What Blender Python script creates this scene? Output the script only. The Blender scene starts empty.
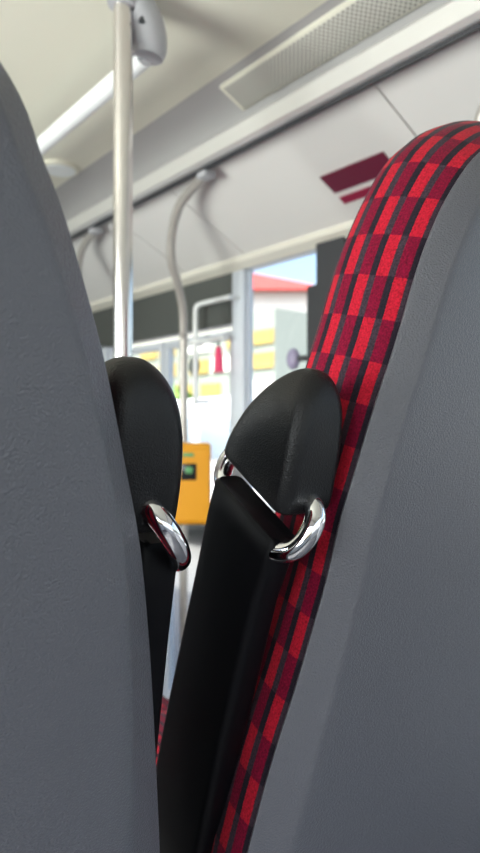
import bpy, bmesh, math, random
from mathutils import Vector, Matrix
random.seed(7)
S = bpy.context.scene
COL = S.collection
PI = math.pi
EYE = 1.55            # height of the eye above the street
# ------------------------------------------------------------------ materials
def new_mat(name):
    m = bpy.data.materials.new(name); m.use_nodes = True
    nt = m.node_tree
    b = nt.nodes['Principled BSDF']
    return m, nt, b
def plain(name, col, rough=.5, metal=0., spec=.5, grain=None, gstr=.2, coat=0., gdist=.0004, var=0.):
    m, nt, b = new_mat(name)
    b.inputs['Base Color'].default_value = (*col, 1)
    b.inputs['Roughness'].default_value = rough
    b.inputs['Metallic'].default_value = metal
    b.inputs['Specular IOR Level'].default_value = spec
    b.inputs['Coat Weight'].default_value = coat
    tc = nt.nodes.new('ShaderNodeTexCoord')
    if var:
        n = nt.nodes.new('ShaderNodeTexNoise'); n.inputs['Scale'].default_value = 3; n.inputs['Detail'].default_value = 4
        nt.links.new(tc.outputs['Object'], n.inputs['Vector'])
        r = nt.nodes.new('ShaderNodeMapRange'); r.inputs[3].default_value = 1 - var; r.inputs[4].default_value = 1 + var
        nt.links.new(n.outputs['Fac'], r.inputs[0])
        h = nt.nodes.new('ShaderNodeHueSaturation'); h.inputs['Color'].default_value = (*col, 1)
        nt.links.new(r.outputs[0], h.inputs['Value']); nt.links.new(h.outputs[0], b.inputs['Base Color'])
    if grain:
        v = nt.nodes.new('ShaderNodeTexVoronoi'); v.feature = 'F1'
        v.inputs['Scale'].default_value = grain
        n = nt.nodes.new('ShaderNodeTexNoise'); n.inputs['Scale'].default_value = grain * 1.3
        mx = nt.nodes.new('ShaderNodeMath'); mx.operation = 'ADD'
        bp = nt.nodes.new('ShaderNodeBump'); bp.inputs['Strength'].default_value = gstr; bp.inputs['Distance'].default_value = gdist
        nt.links.new(tc.outputs['Object'], v.inputs['Vector']); nt.links.new(tc.outputs['Object'], n.inputs['Vector'])
        nt.links.new(v.outputs['Distance'], mx.inputs[0]); nt.links.new(n.outputs['Fac'], mx.inputs[1])
        nt.links.new(mx.outputs[0], bp.inputs['Height']); nt.links.new(bp.outputs[0], b.inputs['Normal'])
    return m
M = {}
M['shell'] = plain('grey_grained_plastic', (.099, .099, .114), .34, grain=560, gstr=1., gdist=.0005)
M['black'] = plain('black_moulded_vinyl', (.006, .006, .007), .40, grain=600, gstr=.5, gdist=.0005, spec=.32)
M['sleeve'] = plain('black_smooth_sleeve', (.0028, .0028, .004), .5, spec=.14)
M['chrome'] = plain('chrome', (.74, .74, .77), .06, 1.)
M['steel'] = plain('brushed_steel', (.74, .71, .70), .22, 1.)
M['bentpole'] = plain('grey_coated_tube', (.42, .395, .365), .35, .3)
M['rail'] = plain('pale_aluminium', (.80, .79, .77), .38, .6)
M['ceiling'] = plain('cream_ceiling_panel', (.70, .68, .575), .6, var=.03)
M['cove'] = plain('grey_cove_panel', (.37, .36, .36), .55)
M['panel'] = plain('white_duct_panel', (.74, .72, .69), .5, var=.02)
M['glow_lip'] = plain('painted_glow_strip', (.80, .77, .67), .5)  # cream paints in the window glow on the duct panel's lower edge
M['greypl'] = plain('grey_joint_plastic', (.42, .42, .44), .4)
M['dark'] = plain('dark_rubber', (.035, .037, .042), .55)
M['header'] = plain('dark_door_header', (.085, .092, .086), .4)
M['post'] = plain('pale_blue_grey_frame', (.60, .64, .70), .4)
M['wallp'] = plain('pale_grey_wall', (.52, .53, .55), .55)
M['floor'] = plain('speckled_grey_floor', (.13, .13, .14), .7, grain=200, gstr=.1, var=.1)
M['maroon'] = plain('maroon_sign_film', (.135, .010, .035), .4)
M['maroon2'] = plain('dark_red_sign_film', (.28, .010, .05), .4)
M['yellow'] = plain('orange_yellow_casing', (.64, .28, .010), .4)
M['screen'] = plain('dark_screen', (.015, .02, .02), .2)
M['green'] = plain('green_label', (.10, .30, .12), .5)
M['pink'] = plain('pink_plastic', (.85, .06, .17), .4)
M['purple'] = plain('purple_grey_plastic', (.30, .27, .40), .45)
M['whitebar'] = plain('white_coated_tube', (.80, .82, .82), .35)
M['stucco'] = plain('white_render_wall', (.85, .84, .80), .8, var=.03)
M['greywall'] = plain('grey_facade', (.30, .33, .30), .8)
M['ypanel'] = plain('yellow_facade_panel', (.46, .34, .10), .7)
M['rooft'] = plain('red_roof_tile', (.50, .065, .055), .8, grain=6, gstr=.6, gdist=.05)
M['wglass'] = plain('dark_window_pane', (.30, .36, .42), .1)
M['asphalt'] = plain('asphalt', (.20, .20, .20), .9, var=.1)
M['leaf'] = plain('green_leaves', (.22, .38, .08), .7, var=.25)
M['bark'] = plain('brown_bark', (.16, .11, .07), .9)
M['vanpaint'] = plain('white_car_paint', (.85, .86, .88), .25)
M['lamp'] = plain('lamp_diffuser', (.82, .85, .84), .3)

def glass_mat():
    m, nt, b = new_mat('window_glass')
    nt.nodes.remove(b)
    out = nt.nodes['Material Output']
    tr = nt.nodes.new('ShaderNodeBsdfTransparent'); tr.inputs[0].default_value = (.93, .96, .96, 1)
    gl = nt.nodes.new('ShaderNodeBsdfGlossy'); gl.inputs['Roughness'].default_value = .02
    lw = nt.nodes.new('ShaderNodeLayerWeight'); lw.inputs[0].default_value = .5
    pw = nt.nodes.new('ShaderNodeMath'); pw.operation = 'POWER'; pw.inputs[1].default_value = 4
    nt.links.new(lw.outputs['Facing'], pw.inputs[0])
    fr = nt.nodes.new('ShaderNodeMapRange'); fr.inputs[3].default_value = .03; fr.inputs[4].default_value = .7
    nt.links.new(pw.outputs[0], fr.inputs[0])
    mx = nt.nodes.new('ShaderNodeMixShader')
    nt.links.new(fr.outputs[0], mx.inputs[0]); nt.links.new(tr.outputs[0], mx.inputs[1]); nt.links.new(gl.outputs[0], mx.inputs[2])
    nt.links.new(mx.outputs[0], out.inputs[0])
    return m
M['glass'] = glass_mat()

def grille_mat():
    m, nt, b = new_mat('perforated_grille')
    tc = nt.nodes.new('ShaderNodeTexCoord')
    mp = nt.nodes.new('ShaderNodeMapping'); mp.inputs['Scale'].default_value = (110, 110, 110); mp.inputs['Rotation'].default_value = (0, 0, PI/4)
    v = nt.nodes.new('ShaderNodeTexVoronoi'); v.inputs['Randomness'].default_value = 0; v.inputs['Scale'].default_value = 1
    v.voronoi_dimensions = '2D'
    cr = nt.nodes.new('ShaderNodeMapRange'); cr.inputs[1].default_value = .28; cr.inputs[2].default_value = .36
    mix = nt.nodes.new('ShaderNodeMix'); mix.data_type = 'RGBA'
    mix.inputs[6].default_value = (.16, .158, .15, 1); mix.inputs[7].default_value = (.50, .485, .44, 1)
    nt.links.new(tc.outputs['Object'], mp.inputs[0]); nt.links.new(mp.outputs[0], v.inputs['Vector'])
    nt.links.new(v.outputs['Distance'], cr.inputs[0]); nt.links.new(cr.outputs[0], mix.inputs[0])
    nt.links.new(mix.outputs[2], b.inputs['Base Color']); b.inputs['Roughness'].default_value = .6
    return m
M['grille'] = grille_mat()

def fabric_mat(L=.041, W=.0205, DW=.36):
    m, nt, b = new_mat('red_check_moquette')
    N, K = nt.nodes, nt.links
    uv = N.new('ShaderNodeUVMap'); uv.uv_map = 'UVMap'
    wn = N.new('ShaderNodeTexNoise'); wn.inputs['Scale'].default_value = 900; wn.inputs['Detail'].default_value = 2
    tc = N.new('ShaderNodeTexCoord'); K.new(tc.outputs['Object'], wn.inputs['Vector'])
    ws = N.new('ShaderNodeVectorMath'); ws.operation = 'SUBTRACT'; ws.inputs[1].default_value = (.5, .5, .5)
    K.new(wn.outputs['Color'], ws.inputs[0])
    wm = N.new('ShaderNodeVectorMath'); wm.operation = 'SCALE'; wm.inputs['Scale'].default_value = .0018
    K.new(ws.outputs[0], wm.inputs[0])
    wa = N.new('ShaderNodeVectorMath'); wa.operation = 'ADD'
    K.new(uv.outputs[0], wa.inputs[0]); K.new(wm.outputs[0], wa.inputs[1])
    sp = N.new('ShaderNodeSeparateXYZ'); K.new(wa.outputs[0], sp.inputs[0])
    def ma(op, a, bb=None):
        n = N.new('ShaderNodeMath'); n.operation = op
        for i, q in enumerate((a, bb)):
            if q is None: continue
            if isinstance(q, (int, float)): n.inputs[i].default_value = q
            else: K.new(q, n.inputs[i])
        return n.outputs[0]
    lane = ma('DIVIDE', sp.outputs['Y'], W); row = ma('DIVIDE', sp.outputs['X'], L)
    lf, rf = ma('FLOOR', lane), ma('FLOOR', row)
    par = ma('FLOORED_MODULO', ma('ADD', lf, rf), 2.)
    fr = ma('FRACT', lane)
    line = ma('GREATER_THAN', fr, 1 - DW)
    par2 = ma('FLOORED_MODULO', ma('ADD', lf, rf), 2.)
    def mixc(f, c0, c1):
        x = N.new('ShaderNodeMix'); x.data_type = 'RGBA'
        K.new(f, x.inputs[0])
        for i, q in ((6, c0), (7, c1)):
            if isinstance(q, tuple): x.inputs[i].default_value = (*q, 1)
            else: K.new(q, x.inputs[i])
        return x.outputs[2]
    red = mixc(par, (.33, .006, .019), (.135, .001, .017))
    drk = mixc(par2, (.012, .008, .014), (.031, .019, .028))
    base = mixc(line, red, drk)
    fz = N.new('ShaderNodeTexNoise'); fz.inputs['Scale'].default_value = 520; fz.inputs['Detail'].default_value = 3
    K.new(tc.outputs['Object'], fz.inputs['Vector'])
    mr = N.new('ShaderNodeMapRange'); mr.inputs[1].default_value = .25; mr.inputs[2].default_value = .75; mr.inputs[3].default_value = .45; mr.inputs[4].default_value = 1.55
    K.new(fz.outputs['Fac'], mr.inputs[0])
    hs = N.new('ShaderNodeHueSaturation'); K.new(base, hs.inputs['Color']); K.new(mr.outputs[0], hs.inputs['Value'])
    K.new(hs.outputs[0], b.inputs['Base Color'])
    b.inputs['Roughness'].default_value = .9; b.inputs['Specular IOR Level'].default_value = .15
    b.inputs['Sheen Weight'].default_value = .06; b.inputs['Sheen Roughness'].default_value = .4
    bp = N.new('ShaderNodeBump'); bp.inputs['Strength'].default_value = .5; bp.inputs['Distance'].default_value = .0008
    K.new(fz.outputs['Fac'], bp.inputs['Height']); K.new(bp.outputs[0], b.inputs['Normal'])
    return m
M['fabric'] = fabric_mat()

# ------------------------------------------------------------------ mesh helpers
def link(name, me, mat, parent=None, smooth=True, ang=40):
    o = bpy.data.objects.new(name, me); COL.objects.link(o)
    me.materials.append(mat)
    if smooth:
        for p in me.polygons: p.use_smooth = True
        me.set_sharp_from_angle(angle=math.radians(ang))
    if parent: o.parent = parent
    return o
def from_bm(name, bm, mat, parent=None, smooth=True, ang=40):
    bmesh.ops.recalc_face_normals(bm, faces=bm.faces[:])
    me = bpy.data.meshes.new(name); bm.to_mesh(me); bm.free()
    return link(name, me, mat, parent, smooth, ang)
def tag(o, label=None, cat=None, group=None, kind=None):
    if label: o['label'] = label
    if cat: o['category'] = cat
    if group: o['group'] = group
    if kind: o['kind'] = kind
    return o
def empty(name, loc, rz=0):
    o = bpy.data.objects.new(name, None); COL.objects.link(o)
    o.location = loc; o.rotation_euler = (0, 0, rz); o.empty_display_size = .05
    return o
def box(bm, x0, x1, y0, y1, z0, z1, bev=0., seg=2, rot=None):
    r = bmesh.ops.create_cube(bm, size=1)
    vs = r['verts']
    bmesh.ops.scale(bm, vec=(x1-x0, y1-y0, z1-z0), verts=vs)
    if bev:
        es = list({e for v in vs for e in v.link_edges})
        g = bmesh.ops.bevel(bm, geom=es, offset=bev, segments=seg, affect='EDGES', profile=.5)
        vs = list({v for f in g['faces'] for v in f.verts} | {v for v in vs if v.is_valid})
    if rot is not None: bmesh.ops.rotate(bm, cent=(0, 0, 0), matrix=rot, verts=vs)
    bmesh.ops.translate(bm, vec=((x0+x1)/2, (y0+y1)/2, (z0+z1)/2), verts=vs)
    return vs
def spline(pts, n=8, closed=False):
    P = [Vector(p) for p in pts]; out = []
    m = len(P)
    rng = range(m) if closed else range(m-1)
    for i in rng:
        p1, p2 = P[i], P[(i+1) % m]
        p0 = P[i-1] if (i > 0 or closed) else p1*2-p2
        p3 = P[(i+2) % m] if (i+2 < m or closed) else p2*2-p1
        for k in range(n):
            t = k/n
            out.append(.5*((2*p1)+(p2-p0)*t+(2*p0-5*p1+4*p2-p3)*t*t+(3*p1-p0-3*p2+p3)*t**3))
    if not closed: out.append(P[-1])
    return out
def tube(bm, pts, r, seg=16, closed=False, caps=True):
    P = [Vector(p) for p in pts]; n = len(P); rings = []
    up = None
    for i in range(n):
        a = P[i-1] if (i > 0 or closed) else P[i]
        b = P[(i+1) % n] if (i < n-1 or closed) else P[i]
        t = (b-a).normalized()
        if up is None:
            up = Vector((1, 0, 0)) if abs(t.x) < .8 else Vector((0, 0, 1))
        up = (up-t*up.dot(t)).normalized(); s = t.cross(up)
        rr = r(i/(n-1)) if callable(r) else r
        rings.append([bm.verts.new(P[i]+(up*math.cos(2*PI*k/seg)+s*math.sin(2*PI*k/seg))*rr) for k in range(seg)])
    for i in range(n if closed else n-1):
        A, B = rings[i], rings[(i+1) % n]
        for k in range(seg): bm.faces.new((A[k], A[(k+1) % seg], B[(k+1) % seg], B[k]))
    if caps and not closed:
        bm.faces.new(rings[0][::-1]); bm.faces.new(rings[-1])
def extrude_y(bm, prof, y0, y1):
    """closed (x,z) profile swept along the length of the bus"""
    A = [bm.verts.new((x, y0, z)) for x, z in prof]; B = [bm.verts.new((x, y1, z)) for x, z in prof]
    n = len(prof)
    for i in range(n): bm.faces.new((A[i], A[(i+1) % n], B[(i+1) % n], B[i]))
    bm.faces.new(A[::-1]); bm.faces.new(B)
def extrude_x(bm, prof, x0, x1):
    A = [bm.verts.new((x0, y, z)) for y, z in prof]; B = [bm.verts.new((x1, y, z)) for y, z in prof]
    n = len(prof)
    for i in range(n): bm.faces.new((A[i], A[(i+1) % n], B[(i+1) % n], B[i]))
    bm.faces.new(A[::-1]); bm.faces.new(B)
def simple(name, mat, x0, x1, y0, y1, z0, z1, parent=None, bev=0.):
    bm = bmesh.new(); box(bm, x0, x1, y0, y1, z0, z1, bev)
    return from_bm(name, bm, mat, parent)
E = EYE
# ------------------------------------------------------------------ seats
RHO = math.radians(11); SY = .40; FLOOR = -1.0
cR, sR = math.cos(RHO), math.sin(RHO)
def seat_pt(x, v, u): return Vector((x, v*cR-u*sR, u*cR+v*sR-FLOOR))
def smooth01(t):
    t = max(0., min(1., t)); return t*t*(3-2*t)
def resample(poly, n):
    """even spacing along a closed (x,u) outline"""
    m = len(poly); d = [0]
    for i in range(m): d.append(d[-1]+(poly[(i+1) % m]-poly[i]).length)
    out = []; j = 0
    for k in range(n):
        t = d[-1]*k/n
        while d[j+1] < t: j += 1
        f = (t-d[j])/max(1e-9, d[j+1]-d[j])
        out.append(poly[j].lerp(poly[(j+1) % m], f))
    return out, d[-1]
def outline(half):
    """half = (half width, u) from the bottom centre up to the top centre"""
    h = spline([(w, u, 0) for w, u in half], 10)
    right = [Vector((p.x, p.y)) for p in h]
    left = [Vector((-p.x, p.y)) for p in reversed(h[1:-1])]
    return resample(right+left, 260)
def offset(poly, d):
    n = len(poly); out = []
    for i in range(n):
        t = (poly[(i+2) % n]-poly[i-2]).normalized()
        out.append(poly[i]+Vector((-t.y, t.x))*d)      # inward (outline runs counter-clockwise)
    return out
def loft_rings(bm, rings, close_first=True, close_last=True):
    V = [[bm.verts.new(p) for p in r] for r in rings]
    n = len(V[0])
    for a, b in zip(V, V[1:]):
        for k in range(n): bm.faces.new((a[k], a[(k+1) % n], b[(k+1) % n], b[k]))
    for R, rev, do in ((V[0], True, close_first), (V[-1], False, close_last)):
        if do:
            c = bm.verts.new(sum((v.co for v in R), Vector())/n)
            for k in range(n):
                f = (R[(k+1) % n], R[k], c) if rev else (R[k], R[(k+1) % n], c)
                bm.faces.new(f)
    return V
def shell_mesh(poly):
    bm = bmesh.new()
    prof = [(.050, .0035), (.004, .0035), (.001, .002), (0, 0), (.0008, -.0012), (.0030, -.0032), (.0190, -.0185), (.0210, -.0200), (.0245, -.0208), (.030, -.0212)]
    rings = []
    for d, v in prof:
        rg = []
        a, b = offset(poly, d), offset(poly, d+.75*min(d, .025))
        for p, q, o in zip(a, b, poly):
            t = smooth01((-.02-o.y)/.40) if v < -.001 else 0.
            w = p.lerp(q, t); rg.append(seat_pt(w.x, v, w.y))
        rings.append(rg)
    for k, dv in ((.12, .0004), (.30, .0008), (.6, .0010)):
        rings.append([seat_pt(0, 0, 0)+(q-seat_pt(0, 0, 0)).lerp(seat_pt(0, -.0212, -.2)-seat_pt(0, 0, 0), k)+Vector((0, -dv, 0)) for q in rg])
    loft_rings(bm, rings)
    return bm
def cushion_mesh(poly, total, inset):
    bm = bmesh.new()
    prof = [(.012, -.002), (.004, .004), (.001, .012), (-.003, .03), (-.006, .05), (-.007, .072), (-.005, .090), (.002, .106), (.014, .119), (.034, .126), (.065, .127)]
    rings = []; ts = [0]
    for d, v in prof:
        q, q2 = offset(poly, d), offset(poly, d-.012)
        rings.append([])
        for p, p2, o in zip(q, q2, poly):
            p = p.lerp(p2, smooth01((o.y-.18)/.12)*smooth01((v-.004)/.07))
            ins = inset*smooth01((.05-o.y)/.13)*smooth01(v/.085)
            rings[-1].append(seat_pt(p.x-math.copysign(ins, o.x)*min(1, abs(o.x)/.1), v, p.y))
    for a, b in zip(prof, prof[1:]): ts.append(ts[-1]+math.hypot(a[0]-b[0], a[1]-b[1]))
    V = loft_rings(bm, rings)
    idx = {}
    for i, R in enumerate(V):
        for k, v in enumerate(R): idx[v] = (total*k/len(R), ts[i])
    uvl = bm.loops.layers.uv.new('UVMap')
    for f in bm.faces:
        ks = [idx[l.vert][0] for l in f.loops if l.vert in idx]
        wrap = ks and max(ks)-min(ks) > total/2
        flat = any(l.vert not in idx or idx[l.vert][1] > ts[-2]-1e-6 for l in f.loops)
        for l in f.loops:
            if l.vert not in idx or flat:
                l[uvl].uv = (l.vert.co.z, l.vert.co.x)
            else:
                s, t = idx[l.vert]
                if wrap and s < total/2: s += total
                l[uvl].uv = (s+.012, t+.0045)
    return bm
def rrect(x0, x1, v0, v1, r, n=6):
    r = min(r, (x1-x0)/2-1e-4, (v1-v0)/2-1e-4); out = []
    for cx, cv, a0 in ((x1-r, v1-r, 0), (x0+r, v1-r, PI/2), (x0+r, v0+r, PI), (x1-r, v0+r, 3*PI/2)):
        for k in range(n+1):
            a = a0+PI/2*k/n; out.append((cx+r*math.cos(a), cv+r*math.sin(a)))
    return out
ARM = [1., 0., 0.]        # size of the armrest and where it is mounted on the back
def arm_pt(x, v, u): return seat_pt(x, v*ARM[0]+ARM[1], u*ARM[0]+ARM[2])
def cap_mesh(x0, x1, sgn):
    """padded end cap; the side away from the seat is x0 (sgn=+1) or x1 (sgn=-1)"""
    bm = bmesh.new(); rings = []
    #        u      shear  x-in-free x-in-seat v0    v1    radius
    lev = [(-.0995, .38, .014, .014, .056, .128, .010),
           (-.103, .38, .004, .004, .044, .139, .012),
           (-.0995, .38, .000, .000, .038, .143, .013),
           (-.086, .32, .000, .000, .035, .142, .014),
           (-.062, .20, .000, .000, .033, .138, .015),
           (-.034, .08, .001, .000, .032, .130, .016),
           (-.012, .03, .004, .000, .033, .121, .017),
           (.008, .00, .009, .001, .036, .109, .018),
           (.022, .00, .017, .005, .041, .098, .019),
           (.031, .00, .026, .011, .048, .086, .016),
           (.0355, .00, .035, .020, .057, .075, .008)]
    for u, sh, fa, fb, v0, v1, r in lev:
        a, b = (fa, fb) if sgn > 0 else (fb, fa)
        rings.append([arm_pt(x, v, u+sh*(v-.042)) for x, v in rrect(x0+a, x1-b, v0, v1, r)])
    loft_rings(bm, rings)
    return bm
def sleeve_mesh(x0, x1, tilt, side, lean, up):
    bm = bmesh.new(); rings = []
    lev = [(-.131+up, .37, .008, .054, .139, .006), (-.1285+up, .37, .003, .046, .147, .008), (-.133+up, .37, 0, .042, .151, .009), (-.158, .26, 0, .042+.008*tilt, .157, .009),
           (-.20, .1, 0, .042+.018*tilt, .163, .009), (-.35, 0, 0, .042+.032*tilt, .178, .009), (-.50, 0, .001, .042+.044*tilt, .194, .010), (-.57, 0, .002, .05+.05*tilt, .196, .012), (-.585, 0, .008, .065+.05*tilt, .18, .01)]
    for u, sh, a, v0, v1, r in lev:
        rings.append([arm_pt(x, v, u+sh*(v-.042)) for x, v in rrect(x0+a+side*lean*smooth01(-(u+.1)/.4), x1-a+side*lean*smooth01(-(u+.1)/.4), v0, v1, r)])
    loft_rings(bm, rings)
    return bm
def ring_mesh(xt, xb, up=0.):
    """closed link leaning from xt at its top to xb at its foot"""
    bm = bmesh.new()
    path = [(.062, -.088), (.040, -.088), (.0245, -.098), (.0225, -.117), (.034, -.134), (.060, -.140), (.10, -.126), (.142, -.108), (.160, -.094), (.162, -.074), (.145, -.060), (.10, -.073)]
    pts = []
    for q in spline([(v, u, 0) for v, u in path], 6, True):
        t = (-.088-(q.y+.36*max(0, .06-q.x)*0-.25*max(0, q.x-.06)))/.052
        pts.append(arm_pt(xt+(xb-xt)*max(-.1, min(1.1, t)), q.x, q.y+up))
    tube(bm, pts, .0094, 20, True)
    return bm
def make_seat(cx, half, side, ax, label):
    """side=+1: armrest on the +x side.  ax=(cap x0,x1, sleeve x0,x1, ring x) in bus coordinates"""
    root = empty('passenger_seat', (cx, SY, E+FLOOR))
    tag(root, label, 'bus seat', 'check upholstered bus seats')
    poly, tot = outline(half)
    sh = from_bm('back_shell', shell_mesh(poly), M['shell'], root, ang=60)
    from_bm('back_cushion', cushion_mesh(poly, tot, .018 if side < 0 else .05), M['fabric'], root, ang=60)
    a = [q-cx for q in ax]
    ARM[:] = (.93, -.0275, .0053) if side < 0 else (1., 0., 0.)
    arm = from_bm('armrest', sleeve_mesh(a[2], a[3], 1. if side < 0 else .1, side, .012 if side < 0 else .004, -.0015 if side < 0 else .014), M['sleeve'], root, ang=50)
    cap = from_bm('armrest_cap', cap_mesh(a[0], a[1], -side), M['black'], arm, ang=70)
    sub = cap.modifiers.new('sub', 'SUBSURF'); sub.levels = 1; sub.render_levels = 2
    tag(cap, 'grained black end cap with a domed top')
    tag(from_bm('hinge_ring', ring_mesh(a[4], a[5], 0. if side < 0 else .009), M['chrome'], arm, ang=80), 'chrome ring')
    # pan, frame and legs
    bm = bmesh.new(); box(bm, -.225, .225, .20, .64, .375, .475, .035, 4)
    pan = from_bm('seat_cushion', bm, M['fabric'], root)
    uvl = pan.data.uv_layers.new(name='UVMap')
    for lp in pan.data.loops:
        c = pan.data.vertices[lp.vertex_index].co; uvl.data[lp.index].uv = (c.y, c.x+c.z*.5)
    bm = bmesh.new(); box(bm, -.20, .20, .15, .60, .335, .374, .01)
    from_bm('seat_frame', bm, M['dark'], root)
    for s in (-1, 1):
        bm = bmesh.new()
        box(bm, s*.15-.02, s*.15+.02, .30, .36, .03, .336, .006); box(bm, s*.15-.025, s*.15+.025, .14, .54, 0, .03, .008)
        from_bm('leg', bm, M['dark'], root)
    return root
LH = [(0, -.68), (.14, -.68), (.235, -.672), (.275, -.64), (.288, -.55), (.289, -.42), (.283, -.366), (.275, -.313), (.263, -.238), (.251, -.169), (.238, -.105),
      (.229, -.071), (.216, -.029), (.203, .013), (.191, .049), (.176, .087), (.159, .127), (.144, .155), (.133, .178), (.118, .197), (.09, .222), (.05, .238), (0, .243)]
CXR = .690
RT = [(.562, .256), (.544, .237), (.528, .214), (.515, .190), (.502, .156), (.493, .121), (.486, .086), (.478, .052), (.468, .017), (.451, -.058), (.443, -.095), (.436, -.152),
      (.428, -.194), (.415, -.256), (.402, -.307), (.392, -.355), (.383, -.411)]
RH = [(0, -.68), (.16, -.68), (.265, -.672), (.302, -.64), (.313, -.54), (.312, -.45)]+[(CXR-x, u) for x, u in reversed(RT)]+[(.095, .279), (.05, .296), (0, .302)]
seatL = make_seat(0., LH, 1, (.222, .294, .262, .302, .262, .298), 'grey-backed bus seat filling the near left side, gap and chrome ring to its right')
seatR = make_seat(CXR, RH, -1, (.375, .441, .377, .411, .409, .387), 'grey-backed bus seat on the near right showing its red checked side')
def copy_tree(o, parent=None):
    c = o.copy(); COL.objects.link(c); c.parent = parent
    for ch in list(o.children): copy_tree(ch, c)
    return c
LOW = -1.2
far = copy_tree(seatR); far.location = (.70, 2.0, E+LOW); far.rotation_euler = (0, 0, PI)
far['label'] = 'red checked bus seat far ahead, glimpsed low through the gap between the near seats'

# ------------------------------------------------------------------ bus body
XW = 1.40; XL = -.90; YB = -1.6; YF = 5.2
def struct(o): o['kind'] = 'structure'; return o
struct(simple('floor', M['floor'], XL, XW, YB, YF, E+LOW-.05, E+LOW))
struct(simple('trim_1', M['floor'], XL, XW, YB, 1.15, E+LOW, E+FLOOR))     # the raised platform under the near seats
CZ = .82
def zc(pts): return [(x, z+E) for x, z in pts]
prof = [(XL, CZ), (.86, CZ), (.93, CZ-.003), (.975, CZ-.013), (1.01, CZ-.030), (1.04, CZ-.058), (1.055, CZ-.09), (1.06, .69), (1.10, .69), (1.10, .92), (XL, .92)]
ce = prof[:3]+[(.93, .92), (XL, .92)]
bm = bmesh.new(); extrude_y(bm, zc(ce), YB, YF); struct(from_bm('ceiling', bm, M['ceiling']))
bm = bmesh.new(); extrude_y(bm, zc([prof[2]]+prof[3:8]+[(1.10, .69), (1.10, .92), (.93, .92)]), YB, YF); struct(from_bm('trim_2', bm, M['cove'], ang=50))
# sloping duct panel between cove and window header, in sections with seams
PX0, PZ0, PX1, PZ1 = 1.062, .690, 1.40, .515
pd = Vector((PX1-PX0, PZ1-PZ0)).normalized(); pn = Vector((pd.y, -pd.x))      # pn points into the bus (down, inward)
cuts = [YB, .0, .905, 1.705, 2.06, 2.95, YF-.001]
for i, (a, b) in enumerate(zip(cuts, cuts[1:])):
    bm = bmesh.new(); extrude_y(bm, zc([(PX0, PZ0), (PX1, PZ1), (PX1, PZ1+.03), (PX0+.02, PZ0+.03)]), a+.0022, b-.0022)
    tag(from_bm('duct_panel', bm, M['panel']), ['white sloping duct panel farthest to the rear of the bus', 'white sloping duct panel above the right seat, to the right of the thin seam', 'white sloping duct panel carrying the two maroon signs',
        'short white duct panel behind the bent pole with the ticket machine', 'white duct panel above the bus door, behind the steel pole', 'white duct panel at the front end of the bus'][i], 'wall panel', 'sloping duct panels')
bm = bmesh.new(); extrude_y(bm, zc([(PX0+.01, PZ0+.034), (PX1, PZ1+.034), (PX1, PZ1+.05), (PX0+.01, PZ0+.05)]), YB, YF)
struct(from_bm('trim_3', bm, M['dark']))
bm = bmesh.new()
a_, b_ = Vector((PX0, PZ0)).lerp(Vector((PX1, PZ1)), .86)+pn*.0005, Vector((PX1, PZ1))+pn*.0005
extrude_y(bm, zc([tuple(a_), tuple(a_+pn*.005), tuple(a_+pd*.012+pn*.011), tuple(b_+pn*.008), tuple(b_)]), YB, YF-.001)
struct(from_bm('trim_18', bm, M['glow_lip'], ang=20))  # raised strip along the panel foot, window glow put into its colour
# right wall pieces
YA = 1.405      # window, rear edge
SILL = -.30
struct(simple('wall_right', M['wallp'], XW, XW+.06, YB, 1.80, E+LOW, E+SILL))
struct(simple('trim_4', M['header'], XW, XW+.06, YB, 1.30, E+.45, E+.56))
struct(simple('trim_5', M['panel'], XW, XW+.06, YB, YF, E+.515, E+.92))
struct(simple('trim_6', M['dark'], XW-.02, XW+.06, 1.29, YA-.005, E+SILL, E+.515))          # dark pillar
struct(simple('trim_7', M['post'], XW-.004, XW+.03, 1.770, 1.835, E+LOW, E+.515, bev=.006)) # pale post
struct(simple('wall_front', M['header'], XL, XW, YF, YF+.06, E+LOW, E+.92))
struct(simple('trim_8', M['header'], XW, XW+.05, 1.835, YF, E+.33, E+.515))               # header above the door
struct(simple('trim_9', M['wallp'], XW, XW+.06, 3.0, YF, E+LOW, E-.2))
struct(simple('trim_10', M['post'], XW, XW+.05, 2.80, 2.87, E+LOW, E+.34))
# windows
def window(name, x, y0, y1, z0, z1, fr=.012, mat='dark'):
    bm = bmesh.new()
    box(bm, x, x+.02, y0, y1, z0, z0+fr); box(bm, x, x+.02, y0, y1, z1-fr, z1)
    box(bm, x, x+.02, y0, y0+fr, z0+fr, z1-fr); box(bm, x, x+.02, y1-fr, y1, z0+fr, z1-fr)
    f = struct(from_bm(name, bm, M[mat]))
    bm = bmesh.new(); box(bm, x+.008, x+.012, y0+fr, y1-fr, z0+fr, z1-fr)
    struct(from_bm('pane', bm, M['glass'], f))
window('window_1', XW+.012, YA, 1.765, E+SILL, E+.515, .006, 'post')
window('window_2', XW+.012, YB, 1.29, E+SILL, E+.45)
window('window_3', XW+.012, 2.87, YF, E-.2, E+.33)
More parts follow.
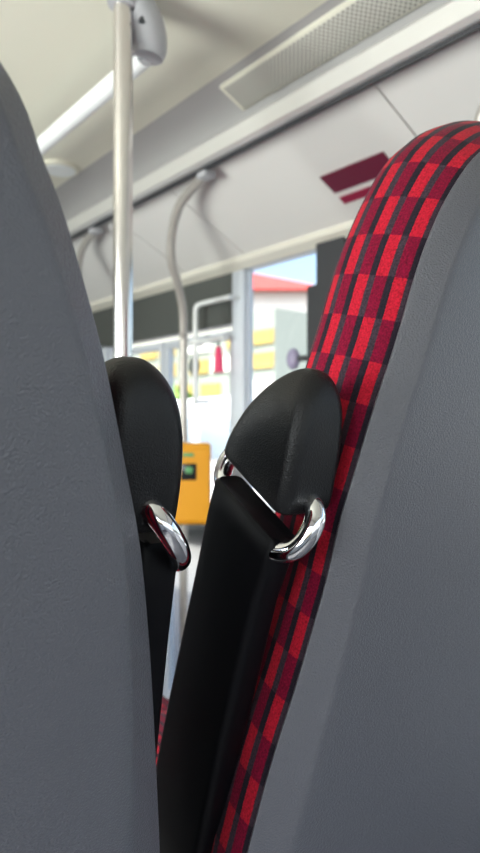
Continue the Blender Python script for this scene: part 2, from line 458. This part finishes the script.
# left wall
struct(simple('wall_left', M['wallp'], XL-.06, XL, YB, YF, E+LOW, E-.30))
struct(simple('trim_11', M['panel'], XL-.06, XL, YB, YF, E+.52, E+.92))
for i, (a, b) in enumerate(((YB, 2.9), (3.0, YF))):
    window('window_%d' % (4+i), XL-.03, a, b, E-.30, E+.52)
for i, a in enumerate((2.9,)):
    struct(simple('trim_%d' % (12+i), M['dark'], XL-.06, XL, a, a+.1, E-.30, E+.52))
struct(simple('wall_rear', M['wallp'], XL, XW, YB-.06, YB, E+LOW, E-.30))
struct(simple('trim_15', M['panel'], XL, XW, YB-.06, YB, E+.52, E+.92))
bm = bmesh.new(); box(bm, XL, XW, YB-.034, YB-.03, E-.30, E+.52); struct(from_bm('window_8', bm, M['glass']))
# door leaf (glass) with frame
d = empty('door_1', (XW, 2.3, E+LOW)); d['kind'] = 'structure'
bm = bmesh.new()
for y0, y1 in ((1.84, 2.31), (2.32, 2.79)):
    w = .028
    for q in ((y0, y0+w, .02, 1.51), (y1-w, y1, .02, 1.51), (y0+w, y1-w, .02, .10), (y0+w, y1-w, 1.48, 1.51)):
        box(bm, .012, .042, q[0]-2.3, q[1]-2.3, q[2], q[3], .004)
struct(from_bm('door_frame', bm, M['post'], d))
for y0, y1 in ((1.868, 2.282), (2.348, 2.762)):
    bm = bmesh.new(); box(bm, .024, .029, y0-2.3, y1-2.3, .10, 1.48); struct(from_bm('pane', bm, M['glass'], d))

# ------------------------------------------------------------------ rails and poles
bm = bmesh.new()
extrude_y(bm, zc([(.985, .715), (.990, .722), (1.000, .724), (1.053, .722), (1.053, .700), (1.012, .672), (.998, .671), (.988, .678)]), YB, YF-.02)
lr = from_bm('ceiling_rail', bm, M['rail'], ang=35)
tag(lr, 'long pale aluminium rail running along the edge of the ceiling', 'rail')
bm = bmesh.new(); extrude_y(bm, zc([(1.012, .672), (1.053, .700), (1.058, .694), (1.046, .683), (1.016, .6665)]), YB, YF-.02)
tag(from_bm('rail_gasket', bm, M['dark'], lr), 'dark gasket strip')

GX, GY = .66, 1.14
gb = empty('grab_bar', (GX, GY, E+.72))
tag(gb, 'white tubular grab bar slung under the cream ceiling behind the steel pole', 'grab bar')
bm = bmesh.new(); tube(bm, [(0, .012, 0), (0, 1.2, 0), (0, 2.6, 0)], .020, 20); from_bm('bar', bm, M['whitebar'], gb)
for yy in (1.15, 2.45):
    bm = bmesh.new(); tube(bm, [(0, yy, 0), (0, yy, .10)], .011, 12); from_bm('hanger', bm, M['greypl'], gb)
PXp, PYp = .60, 1.131
pl = empty('grab_pole', (PXp, PYp, E+FLOOR))
tag(pl, 'upright stainless grab pole with a grey plastic top joint, behind the left seat', 'pole')
bm = bmesh.new(); tube(bm, [(0, 0, 0), (0, 0, .9), (0, 0, 1.79)], .0185, 28); from_bm('pole', bm, M['steel'], pl)
bm = bmesh.new(); tube(bm, [(0, 0, 0), (0, 0, .02)], .04, 24); from_bm('floor_flange', bm, M['greypl'], pl)
bm = bmesh.new()
jp = spline([(-.002, 0, -FLOOR+.785), (.002, 0, -FLOOR+.80), (.026, .002, -FLOOR+.800), (.050, .005, -FLOOR+.772), (.061, .008, -FLOOR+.735), (.060, .010, -FLOOR+.712)], 8)
tube(bm, jp, lambda t: .028+.009*math.sin(PI*t**1.5)+.002*t, 20)
j = from_bm('top_joint', bm, M['greypl'], pl)
tag(j, 'curved grey plastic joint')
bm = bmesh.new(); tube(bm, [(.030, -.026, -FLOOR+.76), (.030, -.012, -FLOOR+.76)], .007, 12); from_bm('bolt', bm, M['dark'], j)

def bent_pole(yb, label, xb=1.20):
    r = empty('bent_grab_pole', (xb, yb, E+LOW)); tag(r, label, 'pole', 'bent grab poles by the right wall')
    path = [(-.165, -.362, .671), (-.158, -.335, .664), (-.150, -.265, .650), (-.143, -.192, .620), (-.124, -.125, .558), (-.100, -.086, .486), (-.060, -.058, .428), (-.025, -.032, .363), (-.008, -.012, .289), (0, 0, .20), (0, 0, -.3), (0, 0, LOW+.01)]
    bm = bmesh.new(); tube(bm, spline([(x, y, z-LOW) for x, y, z in path], 8), .0135, 16); from_bm('pole', bm, M['bentpole'], r)
    bm = bmesh.new(); box(bm, -.185, -.145, -.385, -.345, .652-LOW, .672-LOW, .005); from_bm('bracket', bm, M['greypl'], r)
    bm = bmesh.new(); tube(bm, [(0, 0, 0), (0, 0, .015)], .035, 20); from_bm('floor_flange', bm, M['greypl'], r)
    return r
bent_pole(1.84, 'bent pale grab pole carrying the yellow ticket machine')
bent_pole(2.52, 'bent pale grab pole half hidden between left seat and steel pole')
bent_pole(.785, 'grey bent grab pole just showing above the right seat')

# ticket validator on the bent pole
tv = empty('ticket_validator', (1.193, 1.792, E-.33)); tv.rotation_euler = (0, 0, math.radians(-35))
tag(tv, 'orange-yellow ticket validator with a small dark screen on the bent pole', 'ticket machine')
bm = bmesh.new()
extrude_x(bm, [(-.065, 0), (-.05, -.01), (.02, -.01), (.02, .25), (-.04, .25), (-.055, .235)], -.058, .068)
bmesh.ops.bevel(bm, geom=bm.edges[:], offset=.006, segments=3, affect='EDGES')
from_bm('casing', bm, M['yellow'], tv)
def slope_y(z): return -.065+.010*z/.235
bm = bmesh.new(); box(bm, -.027, .022, slope_y(.16)-.004, slope_y(.16)+.004, .133, .186, .003); sc = from_bm('screen', bm, M['screen'], tv); tag(sc, 'small dark screen')
bm = bmesh.new(); box(bm, -.012, .010, slope_y(.16)-.0055, slope_y(.16), .155, .175, .001); tag(from_bm('display', bm, M['green'], sc), 'dull green display')
bm = bmesh.new(); box(bm, -.022, .014, slope_y(.213)-.003, slope_y(.213)+.003, .207, .219, .002); tag(from_bm('reader_mark', bm, M['green'], tv), 'green reader mark')
bm = bmesh.new(); box(bm, -.035, .005, .0195, .0285, .06, .18, .001); from_bm('clamp', bm, M['dark'], tv)

# grab frame on the door with a pink tag hanging
gf = empty('door_grab_frame', (XW-.05, 1.89, E)); tag(gf, 'white tubular grab frame on the dark door leaf', 'grab frame')
bm = bmesh.new()
c = [(0, -.11, .41), (0, .07, .41), (0, .09, .403), (0, .10, .38), (0, .102, .20), (0, .102, .05)]
tube(bm, spline(c, 6), .009, 12); from_bm('upper_tube', bm, M['whitebar'], gf)
bm = bmesh.new(); tube(bm, [(0, -.08, .275), (0, 0, .275), (0, .16, .275)], .008, 12); from_bm('lower_tube', bm, M['whitebar'], gf)
for yy, zz in ((-.10, .41), (.102, .06), (.15, .275)):
    bm = bmesh.new(); tube(bm, [(0, yy, zz), (.064, yy, zz)], .007, 10); from_bm('stay', bm, M['whitebar'], gf)
pk = empty('hanging_tag', (XW-.05, 1.848, E+.2665)); tag(pk, 'pink plastic tag hanging from the door grab frame', 'tag')
bm = bmesh.new(); tube(bm, [(0, 0, 0), (0, 0, -.03)], .004, 8); from_bm('strap', bm, M['dark'], pk)
bm = bmesh.new(); tube(bm, [(0, 0, -.020), (0, 0, -.032), (0, 0, -.055), (0, 0, -.105), (0, 0, -.108)], lambda t: .009+.012*t, 16); from_bm('body', bm, M['pink'], pk)
def disc(name, label, cat, loc, r, mat, th=.012):
    bm = bmesh.new(); tube(bm, [(0, 0, 0), (-th*.6, 0, 0), (-th, 0, 0)], lambda t: r*(1-.15*max(0, t*2-1)), 28)
    o = from_bm(name, bm, mat); o.location = loc; return tag(o, label, cat)
disc('round_sticker', 'small dark green round disc on the door glass', 'sticker', (XW+.024, 2.105, E+.20), .036, M['header'], .006)
kn = empty('purple_knob', (XW-.02, 1.425, E+.18)); tag(kn, 'round purple-grey knob fixed to the dark window pillar', 'knob')
bm = bmesh.new(); tube(bm, [(.016, .0, 0), (-.004, .015, 0), (-.01, .045, 0)], .009, 12); from_bm('stem', bm, M['dark'], kn)
bm = bmesh.new(); bmesh.ops.create_uvsphere(bm, u_segments=20, v_segments=12, radius=1, matrix=Matrix.Translation((-.012, .062, 0)) @ Matrix.Diagonal((.018, .024, .033, 1))); from_bm('ball', bm, M['purple'], kn)
struct(simple('trim_16', M['dark'], XW-.005, XW+.03, YA, 1.455, E+SILL, E+.40))

# maroon signs on the duct panel
def on_panel(bm, w0, w1, y0, y1, th=.004):
    """w = distance down the slope from the rail"""
    P = []
    for w, y in ((w0, y0), (w1, y0), (w1, y1), (w0, y1)):
        b = Vector((PX0, PZ0))+pd*w
        for k in (.0005, th):
            q = b+pn*k; P.append(bm.verts.new((q.x, y, q.y+E)))
    for f in ((0, 2, 4, 6), (1, 3, 5, 7), (0, 2, 3, 1), (2, 4, 5, 3), (4, 6, 7, 5), (6, 0, 1, 7)): bm.faces.new([P[i] for i in f])
bm = bmesh.new(); on_panel(bm, .157, .219, 1.00, 1.205); tag(from_bm('sign', bm, M['maroon'], smooth=False), 'larger dark maroon sign on the white duct panel', 'sign', 'maroon signs')
bm = bmesh.new(); on_panel(bm, .238, .262, 1.00, 1.205); tag(from_bm('sign', bm, M['maroon2'], smooth=False), 'thin red strip sign just below the larger maroon sign', 'sign', 'maroon signs')

# perforated vent and lamps in the ceiling
vent = empty('ceiling_vent', (.99, .75, E+.79)); vent.rotation_euler = (0, math.radians(25), 0)
tag(vent, 'long perforated grille let into the ceiling beside the rail', 'vent')
bm = bmesh.new(); box(bm, -.043, .040, -.75, .55, -.0045, .02, .002); from_bm('frame', bm, M['ceiling'], vent)
bm = bmesh.new(); box(bm, -.035, .037, -.73, .538, -.006, .0, .001); from_bm('grille', bm, M['grille'], vent)
cl = empty('ceiling_lamp', (.862, 2.06, E+CZ)); tag(cl, 'small pale round lamp flush in the ceiling near the left seat', 'lamp')
bm = bmesh.new(); tube(bm, [(0, 0, .01), (0, 0, -.012)], .062, 28); from_bm('rim', bm, M['ceiling'], cl)
bm = bmesh.new(); tube(bm, [(0, 0, 0), (0, 0, -.015)], .052, 28); from_bm('diffuser', bm, M['lamp'], cl)

# ------------------------------------------------------------------ outside
bm = bmesh.new(); box(bm, XW+.3, 80, -30, 90, -.1, 0); g = from_bm('street', bm, M['asphalt']); struct(g)
TH = math.radians(38)
hs = empty('white_house', (16*math.sin(TH), 16*math.cos(TH), 0), -TH); tag(hs, 'white house with a red tiled roof outside the narrow window', 'house')
bm = bmesh.new(); box(bm, -9, 1.9, 0, 6, 0, E+3.1); from_bm('wall', bm, M['stucco'], hs)
bm = bmesh.new()
ev = E+3.06
q = [bm.verts.new(p) for p in ((-9.3, -.35, ev), (2.25, -.35, ev), (2.25, 6.35, ev), (-9.3, 6.35, ev), (-6.5, 3, ev+1.2), (-.1, 3, ev+1.2))]
for f in ((0, 1, 5, 4), (1, 2, 5), (2, 3, 4, 5), (3, 0, 4), (0, 3, 2, 1)): bm.faces.new([q[i] for i in f])
from_bm('roof', bm, M['rooft'], hs, smooth=False)
for xx in (-7.2, -5.2, -3.2, -1.4, .5):
    bm = bmesh.new(); box(bm, xx-.4, xx+.4, -.05, .02, E+.9, E+2.0); f = from_bm('window', bm, M['stucco'], hs)
    bm = bmesh.new(); box(bm, xx-.32, xx+.32, -.06, -.04, E+.98, E+1.92); from_bm('pane', bm, M['wglass'], f)
yb_ = empty('yellow_building', (7, 10.6, 0)); tag(yb_, 'low building banded in yellow and grey, seen through window and door', 'building')
bm = bmesh.new(); box(bm, 0, .9, -2.55, 2.6, 0, E+1.78); from_bm('wall', bm, M['greywall'], yb_)
for r, (z0, z1) in enumerate(((1.22, 1.45), (.82, 1.08), (.38, .63), (-.08, .17), (-.5, -.3))):
    y = -2.54
    k = 0
    while y < 2.2:
        w = min((.62, .5, .95, .6)[(k+r) % 4], 2.55-y)
        bm = bmesh.new(); box(bm, -.04, .01, y, y+w, E+z0, E+z1)
        from_bm('facade_panel', bm, M['ypanel'] if (k+r) % 5 != 2 else M['stucco'], yb_)
        y += w+(.12, .5, .25)[(k+2*r) % 3]; k += 1
def tree(x, y, h, r, label):
    t = empty('tree', (x, y, 0)); tag(t, label, 'tree', 'trees outside the bus')
    bm = bmesh.new(); tube(bm, [(0, 0, 0), (.03, 0, h*.3), (0, .05, h*.7)], lambda s: .14*(1-.5*s), 10); from_bm('trunk', bm, M['bark'], t)
    bm = bmesh.new()
    for i in range(420):
        a = Vector((random.gauss(0, 1), random.gauss(0, 1), random.gauss(0, 1))).normalized()*r*(.45+.55*random.random())
        c = Vector((a.x, a.y, h*.72+a.z*.9)); s = .13+.1*random.random()
        mt = Matrix.Rotation(random.random()*6, 3, Vector((random.random(), random.random(), random.random()+.1)).normalized())
        bm.faces.new([bm.verts.new(c+mt@Vector(p)*s) for p in ((-1, -.5, 0), (0, -.6, .2), (1, 0, 0), (0, .6, .2), (-1, .5, 0))])
    from_bm('crown', bm, M['leaf'], t, smooth=False)
tree(5.5, 9.3, 2.1, .75, 'small green tree outside the door, nearer one')
tree(5.6, 12.6, 2.5, .95, 'green tree farther along the street beyond the door')
vn = empty('parked_van', (5.0, 6.6, 0)); tag(vn, 'white van parked in the street beyond the bus door', 'van')
bm = bmesh.new(); extrude_x(bm, [(-1.5, .35), (1.5, .35), (1.5, 1.0), (1.2, 1.1), (.75, 1.75), (-1.45, 1.8), (-1.5, 1.6)], -.8, .8)
bmesh.ops.bevel(bm, geom=bm.edges[:], offset=.06, segments=3, affect='EDGES'); from_bm('body', bm, M['vanpaint'], vn)
for y0, y1 in ((-1.3, -.5), (-.35, .6)):
    bm = bmesh.new(); box(bm, -.82, -.79, y0, y1, 1.1, 1.55, .01); from_bm('window', bm, M['wglass'], vn)
for s in (-.72, .72):
    for yy in (-.95, .95):
        bm = bmesh.new(); tube(bm, [(s-.1, yy, .33), (s+.1, yy, .33)], .33, 24); from_bm('wheel', bm, M['dark'], vn)

# ------------------------------------------------------------------ light
w = bpy.data.worlds.new('World'); S.world = w; w.use_nodes = True
nt = w.node_tree; bg = nt.nodes['Background']
sky = nt.nodes.new('ShaderNodeTexSky'); sky.sky_type = 'NISHITA'; sky.sun_disc = False
sky.sun_elevation = math.radians(52); sky.sun_rotation = math.radians(250); sky.dust_density = 5.; sky.air_density = 1.0
nt.links.new(sky.outputs[0], bg.inputs[0]); bg.inputs[1].default_value = .42
sn = bpy.data.lights.new('Sun', 'SUN'); sn.energy = 7.5; sn.angle = math.radians(.6); sn.color = (1, .96, .9)
so = bpy.data.objects.new('Sun', sn); COL.objects.link(so)
so.rotation_euler = Vector((.62, .30, -.85)).to_track_quat('-Z', 'Y').to_euler()
def area(name, loc, tgt, sx, sy, e, col=(1, 1, 1)):
    l = bpy.data.lights.new(name, 'AREA'); l.shape = 'RECTANGLE'; l.size = sx; l.size_y = sy; l.energy = e; l.color = col
    o = bpy.data.objects.new(name, l); COL.objects.link(o); o.location = loc
    o.rotation_euler = (Vector(tgt)-Vector(loc)).to_track_quat('-Z', 'Z').to_euler()
    return o
area('daylight_left_windows', (XL-.42, 1.3, E-.25), (.9, 1.3, E+.70), 5.6, .9, 390, (1, .98, .93))
area('edge_fill_right', (XW+.30, -.1, E+.15), (0, .1, E+.1), 2.4, .7, 3, (.95, .98, 1))  # added lamp outside the right windows, gives the left seat edge highlights
area('chamfer_fill_left', (XL-.1, .05, E+.12), (.6, .4, E+.05), .8, .6, 9, (.95, .98, 1))  # small added lamp at the left, brightens the right seat's chamfered edge
area('daylight_rear_window', (.25, YB-.12, E+.1), (.25, 4, E+.3), 2.2, .8, 7, (.95, .98, 1))

# ------------------------------------------------------------------ camera
cam = bpy.data.cameras.new('Camera'); co = bpy.data.objects.new('Camera', cam); COL.objects.link(co)
co.location = (0, 0, E); co.rotation_euler = (PI/2, 0, -math.radians(38))
cam.sensor_fit = 'VERTICAL'; cam.sensor_height = 36; cam.sensor_width = 36*480/853
cam.lens = 660/853*36
cam.shift_y = -(426.5-418)/853
cam.clip_start = .01; cam.clip_end = 300
cam.dof.use_dof = True; cam.dof.focus_distance = .54; cam.dof.aperture_fstop = cam.lens/5.0
S.camera = co
S.view_settings.view_transform = 'Standard'; S.view_settings.look = 'None'
S.view_settings.gamma = 1; S.view_settings.exposure = .3; S.view_settings.use_curve_mapping = False
